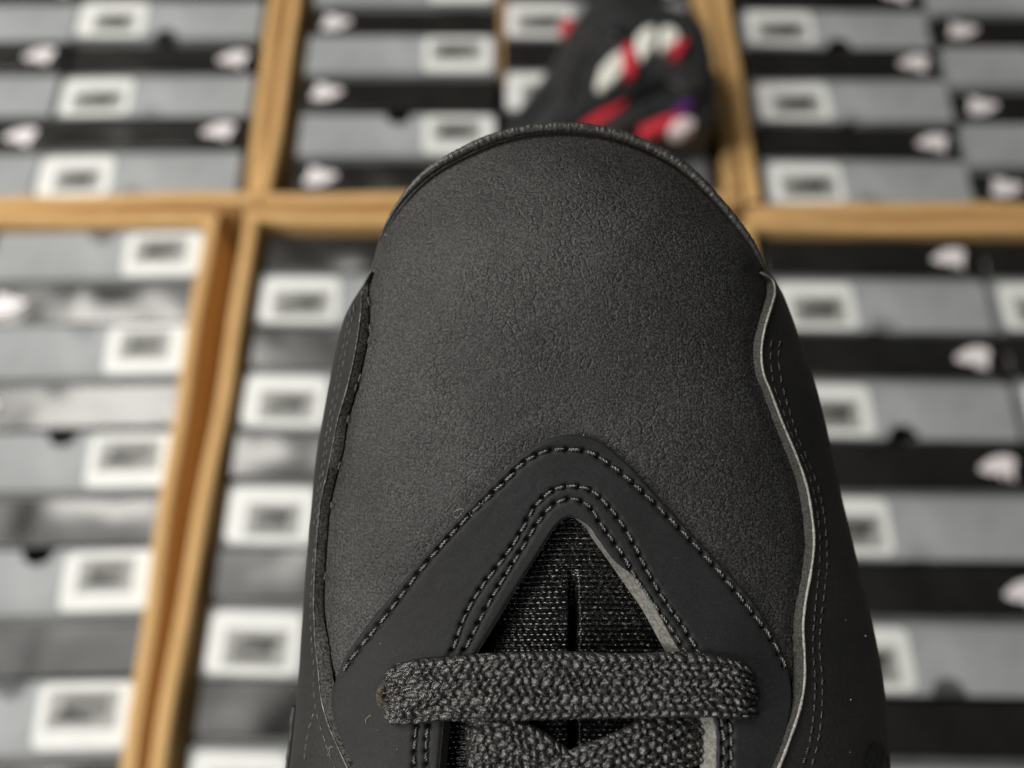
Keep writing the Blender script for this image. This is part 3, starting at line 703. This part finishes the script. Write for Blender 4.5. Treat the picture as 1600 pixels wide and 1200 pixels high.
# pale stitch meshes paint glints along the foot of the left cut edge
glint_dabs = [(577, 470), (579, 512), (577, 532), (563, 590), (557, 606), (545, 655), (531, 728), (519, 790), (509, 900)]
stitches((np.array([[u + 0.0 * k, v + k] for u, v in glint_dabs for k in (-4., 0., 4.)]), [1 + 3 * k for k in range(len(glint_dabs))], None), 13, 4.5, panL, 0.0002)

# --- tongue: ribbed satin, sunk below the overlay, with a slot down the middle
uu = np.arange(655, 1150, 2.2); vv = np.arange(792, 1330, 1.25)
GU, GV = np.meshgrid(uu, vv, indexing='ij')
bend = 3.0 * ((GU - 897) / 200)**2 * -1 + 1.2 * (vnoise(GU, GV, 60, 14) - 0.5)
ph = (GV + bend * 2) / 8.4
rib = np.abs(np.sin(ph * math.pi))**0.8
rowid = np.floor(ph)
bead = np.abs(np.sin((GU / 10.5 + rowid * 0.5 + 0.5 * vnoise(GU, rowid * 31, 25, 15)) * math.pi))
gl = vnoise(GU, rowid * 57.0, 5.5, 17)
slot = np.exp(-((GU - 897 - 3 * (vnoise(GV, 0 * GV, 30, 16) - 0.5)) / 6.5)**4) * np.clip((GV - 890) / 70, 0, 1)
sag = -0.0034 - 0.0012 * np.clip((GV - 800) / 400, 0, 1) + 0.0010 * np.exp(-((GU - 897) / 110)**2)
offt = sag + 0.00078 * rib * (0.72 + 0.28 * bead) + 0.00016 * rib * gl - 0.0042 * slot
PTg, _ = lift_px(GU, GV, offt)
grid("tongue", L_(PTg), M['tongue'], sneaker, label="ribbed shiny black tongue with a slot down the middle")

# --- flat braided laces
def braid(a, b, per=15.0, rows=8.0, half=52.0):
    """height (0..1) of knitted loops; a, b in pixels along and across"""
    rh = 2 * half / rows; h = np.zeros_like(a)
    aj = a + 11.0 * (vnoise(a, b, 24, 21) - 0.5) + 5.0 * (vnoise(a, b, 9, 23) - 0.5); bj = b + 8.0 * (vnoise(a, b, 21, 22) - 0.5)
    r0 = np.floor((bj + half) / rh)
    for dr in (-1, 0, 1):
        r = r0 + dr; cb = (r + 0.5) * rh - half; sh = np.where(np.mod(r, 2) == 0, 0.0, 0.5) * per
        k0 = np.floor((aj - sh) / per)
        for dk in (-1, 0, 1):
            k = k0 + dk; ca = (k + 0.5) * per + sh
            hs = np.modf(np.abs(np.sin(k * 12.9898 + r * 78.233) * 43758.5453))[0]
            sg = np.where(np.mod(r, 2) == 0, 1.0, -1.0); an = sg * (0.50 + 0.35 * (hs - 0.5))
            x = (aj - ca) * np.cos(an) + (bj - cb) * np.sin(an); y = -(aj - ca) * np.sin(an) + (bj - cb) * np.cos(an)
            e = 1 - (x / (per * 0.56))**2 - (y / (rh * 0.46))**2
            # yarn filaments run along the loop
            hh = np.sqrt(np.maximum(e, 0)) * (0.55 + 0.65 * hs) + 0.07 * np.sin(y * 2.2) * (e > 0)
            h = np.maximum(h, hh)
    return h
def lace(name, top, bot, off_fn, per=15.0, rows=8.0, mat='lace', endcap=(True, True), thick=0.0007, amp=0.00100, label=None):
    n = max(len(top), 2)
    kn_ = np.concatenate([[0], np.cumsum(np.hypot(*np.diff((np.array(top, float) + np.array(bot, float)) / 2, axis=0).T))])
    na = int(kn_[-1] / 1.35); nb = 78
    A = path(top, n=na, knots=kn_); B = path(bot, n=na, knots=kn_)
    s = np.linspace(0, 1, nb)
    s = 0.5 - 0.5 * np.cos(s * math.pi) * (0.75) - 0.5 * (1 - 2 * s) * 0.25
    s = (s - s[0]) / (s[-1] - s[0])
    Gp = A[:, None] * (1 - s)[None, :, None] + B[:, None] * s[None, :, None]
    al = np.linspace(0, kn_[-1], na)[:, None] + 0 * s[None]; hw = np.hypot(*(A - B).T).mean() / 2
    bb = (s[None] * 2 - 1) + 0 * al
    h = braid(al, bb * hw, per, rows, hw)
    pro = np.sqrt(np.maximum(1 - np.abs(bb)**3.4, 0))
    off = off_fn(al / kn_[-1], bb) + thick * (pro - 1) + amp * h * (0.35 + 0.65 * pro) 
    # frayed outline
    P, nrm = lift_px(Gp[..., 0], Gp[..., 1], off)
    # underside, so that the band is a closed flat tube
    offu = off_fn(al / kn_[-1], bb) - thick - 0.0006 * pro
    Pu, _ = lift_px(Gp[..., 0], Gp[..., 1], offu)
    full = np.concatenate([P, Pu[:, ::-1], P[:, :1]], 1)
    return grid(name, L_(full), M[mat], sneaker, label=label)
def off_main(a, b):
    dive_l = np.clip(1 - a / 0.055, 0, 1)**1.8; dive_r = np.clip((a - 0.92) / 0.08, 0, 1)**1.8
    mid = 0.0023 + 0.0003 * np.sin(a * 9) + 0.0002 * b
    lf = np.exp(-((b - 0.15) / 0.45)**2)
    return mid - dive_l * (0.0013 + 0.0009 * lf) - dive_r * (0.0036)
top1 = [(601, 1062), (610, 1046), (640, 1031), (690, 1024), (752, 1018), (862, 1015), (987, 1018), (1059, 1015), (1097, 1018), (1144, 1029), (1172, 1045), (1184, 1066)]
bot1 = [(604, 1113), (612, 1124), (640, 1128), (690, 1122), (752, 1121), (862, 1121), (987, 1118), (1059, 1116), (1097, 1116), (1144, 1119), (1176, 1120), (1193, 1117)]
lace_b = lace("lace", [(722, 1112), (765, 1108), (828, 1131), (890, 1172), (985, 1228), (1080, 1290)], [(724, 1215), (742, 1216), (790, 1232), (850, 1270), (940, 1325), (1030, 1385)], lambda a, b: 0.0002 - 0.0026 * np.clip(1 - a / 0.06, 0, 1)**2 + 0 * b, rows=8.0, label="lower lace crossing beneath from left to right")
lace_c = lace("lace", [(760, 1262), (830, 1206), (891, 1170), (969, 1139), (1020, 1112), (1098, 1082)], [(820, 1345), (880, 1298), (935, 1262), (1010, 1232), (1065, 1210), (1110, 1196)], lambda a, b: 0.0013 - 0.0030 * np.clip((a - 0.55) / 0.45, 0, 1)**1.5 + 0 * b, rows=8.0, label="lower lace crossing on top from right to left")
lace_a = lace("lace", top1, bot1, off_main, rows=8.0, label="flat black braided lace running straight across the opening")

# --- eyelet: a thin suede-like ring beside the lace's left end, and one at the right end
def eyelet(u, v, ru, rv):
    a = np.linspace(0, 2 * math.pi, 48, endpoint=False)
    Pc, _ = lift_px(u + ru * np.cos(a), v + rv * np.sin(a), np.full(48, TH + 0.0003))
    Pc = np.concatenate([Pc, Pc[:2]])
    tube("eyelet", Pc[:49], np.full(49, 0.00075), 'eyelet', sneaker, 10)
eyelet(613, 1085, 12, 17)

# --- strip of bead-edged sole binding at the lower left, dark mesh insert at the lower right
ts = np.linspace(1.592, 1.93, 120)
Cb = lift0(-ts, np.full_like(ts, 1.06)) + np.array([[-0.0021, 0, 0]])
tube("sole_binding", Cb, 0.0006 * (0.75 + 0.6 * vnoise(ts * 1000, 0 * ts, 9, 31)), 'rubber', sneaker, 9)
gu = np.linspace(0, 1, 40); gv = np.linspace(0, 1, 30)
A_, B_ = np.meshgrid(gu, gv, indexing='ij')
pk = 1152 + 26 * np.abs(A_ - 0.45) + 14 * vnoise(A_ * 60, 0 * A_, 7, 33)
mu = 1340 + A_ * 34; mv = pk + (1330 - pk) * B_
te, re = inv(mu, mv); re = np.minimum(re, 0.985)
mi = grid("mesh_insert", L_(lift(te, re, 0.0014 + 0.0005 * vnoise(mu, mv, 4, 34))), M['rubber'], sneaker)

# --- sole and the rear of the shoe (mostly outside the picture)
def half_width(y):
    return crv(y, [-0.245, -0.235, -0.20, -0.16, -0.12, -0.085, -0.06], [0.008, 0.024, 0.036, 0.040, 0.044, 0.0478, 0.0495])
cx_ = lambda y: 0.0105 + 0 * y
fr = lift0(np.linspace(-1.88, 1.88, 220), np.ones(220))[:, :2]
ys = np.linspace(-0.078, -0.245, 40)
rl = np.stack([cx_(ys) - half_width(ys), ys], -1); rrg = np.stack([cx_(ys) + half_width(ys), ys], -1)
ring = np.concatenate([rl[::-1], fr[fr[:, 1] > -0.076], rrg])
cen = np.array([0.0105, -0.09])
lv = [(0.985, 0.160), (1.03, 0.163), (1.045, 0.170), (1.045, 0.190), (1.03, 0.1965), (0.97, 0.198), (0.6, 0.198), (0.15, 0.198)]
PS = np.stack([np.concatenate([cen + (ring - cen) * s, np.full((len(ring), 1), -z)], 1) for s, z in lv], 1)
grid("sole", L_(PS), M['rubber'], sneaker, close=True)
na_ = 36; ysr = np.linspace(-0.073, -0.243, 44)
hz = crv(ysr, [-0.245, -0.20, -0.16, -0.12, -0.10, -0.073], [0.088, 0.080, 0.086, 0.104, 0.113, 0.1215])   # depth of the upper rim
gap = crv(ysr, [-0.245, -0.20, -0.16, -0.12, -0.10, -0.073], [0.10, 0.82, 0.86, 0.74, 0.60, 0.50])
Pq = np.zeros((len(ysr), na_ * 2, 3))
for i, y in enumerate(ysr):
    hw = half_width(y)
    for sd_, sg in ((0, -1), (1, 1)):
        for k in range(na_):
            s = k / (na_ - 1); f = s if sd_ == 0 else 1 - s
            zz = 0.165 + (hz[i] - 0.165) * f
            wv = hw * (1 + 0.05 * math.sin(f * math.pi)) * (1 - (1 - gap[i]) * f**3)
            Pq[i, sd_ * na_ + k] = (0.0105 + sg * wv, y, -zz)
keepq = lambda i, j: (j != na_ - 1) | (i > 40)
rq = grid("heel_quarter", L_(Pq), M['panel'], sneaker, keep=keepq)
so_ = rq.modifiers.new("thickness", 'SOLIDIFY'); so_.thickness = 0.004; so_.offset = -1

# --- lint and dust on the leather
def fibres(name, spots, mat):
    V, Q = [], []
    for (u, v, ln, off0) in spots:
        a = random.uniform(0, 6.28); n = 9; pu, pv = u, v; pts = []
        for i in range(n):
            pts.append((pu, pv, off0 + 0.0002 * math.sin(i * 0.8))); a += random.uniform(-0.7, 0.7); pu += math.cos(a) * ln / n; pv += math.sin(a) * ln / n
        p = np.array(pts); C, nr = lift_px(p[:, 0], p[:, 1], p[:, 2])
        tg = np.gradient(C, axis=0); tg /= np.linalg.norm(tg, axis=1)[:, None] + 1e-9; s = np.cross(tg, nr); base = len(V); rad = 0.000030
        for i in range(n):
            for k in range(4):
                b = k * math.pi / 2; V.append(C[i] + rad * (math.cos(b) * s[i] + math.sin(b) * nr[i]))
        for i in range(n - 1):
            for k in range(4): Q.append((base + i * 4 + k, base + i * 4 + (k + 1) % 4, base + (i + 1) * 4 + (k + 1) % 4, base + (i + 1) * 4 + k))
    o = link_mesh(name, mesh_arrays(name, L_(np.array(V)), np.array(Q)), M[mat], sneaker); o["kind"] = "stuff"; return o
sp = [(random.gauss(738, 16), 0, random.uniform(10, 20), 0.0005) for _ in range(12)]
sp = [(u, 790 - (u - 738) * 1.05 + random.gauss(0, 5), l, o) for (u, _, l, o) in sp]
sp += [(578, 1128, 20, 0.0012), (532, 1164, 20, 0.0016), (912, 678, 9, 0.0006)]
fibres("lint", sp, 'lint')
def specks(spots):
    V, Q = [], []
    ico = [(1, 0, 0), (-1, 0, 0), (0, 1, 0), (0, -1, 0), (0, 0, 1), (0, 0, -1)]
    fc = [(0, 2, 4), (2, 1, 4), (1, 3, 4), (3, 0, 4), (2, 0, 5), (1, 2, 5), (3, 1, 5), (0, 3, 5)]
    for (u, v, s, o) in spots:
        t_, r_ = inv(u, v)
        c = lift(np.array([t_]), np.array([min(float(r_), 0.98)]), o)[0]; b = len(V)
        for d in ico: V.append(c + np.array(d) * s * random.uniform(0.7, 1.3))
        Q += [(b + i, b + j, b + k) for i, j, k in fc]
    o = link_mesh("dust", mesh_arrays("dust", L_(np.array(V)), np.array(Q), 3), M['dust'], sneaker, False); o["kind"] = "stuff"
ds = [(603, 367, 0.00010, 0.0001), (1340, 993, 0.00012, 0.0014), (1318, 1091, 0.00010, 0.0014), (1310, 968, 0.00006, 0.0014), (1317, 1172, 0.00006, 0.0014), (1252, 566, 0.00006, 0.0014), (1128, 719, 0.00007, 0.0001), (670, 489, 0.00006, 0.0001), (743, 281, 0.00006, 0.0001), (904, 287, 0.00006, 0.0001), (847, 322, 0.00005, 0.0001), (1012, 311, 0.00005, 0.0001), (600, 1003, 0.00006, 0.0011), (625, 1168, 0.00006, 0.0011)]
for _ in range(70):
    ds.append((random.uniform(600, 1180), random.uniform(260, 680), random.uniform(0.00002, 0.00004), 0.00008))
for _ in range(60):
    u, v = random.uniform(560, 1200), random.uniform(720, 1190); ds.append((u, v, random.uniform(0.00002, 0.000035), 0.00105))
ds = [d for d in ds if not in_poly(np.array(d[0]), np.array(d[1]), path(in_c, n=100)).item()]
specks(ds)
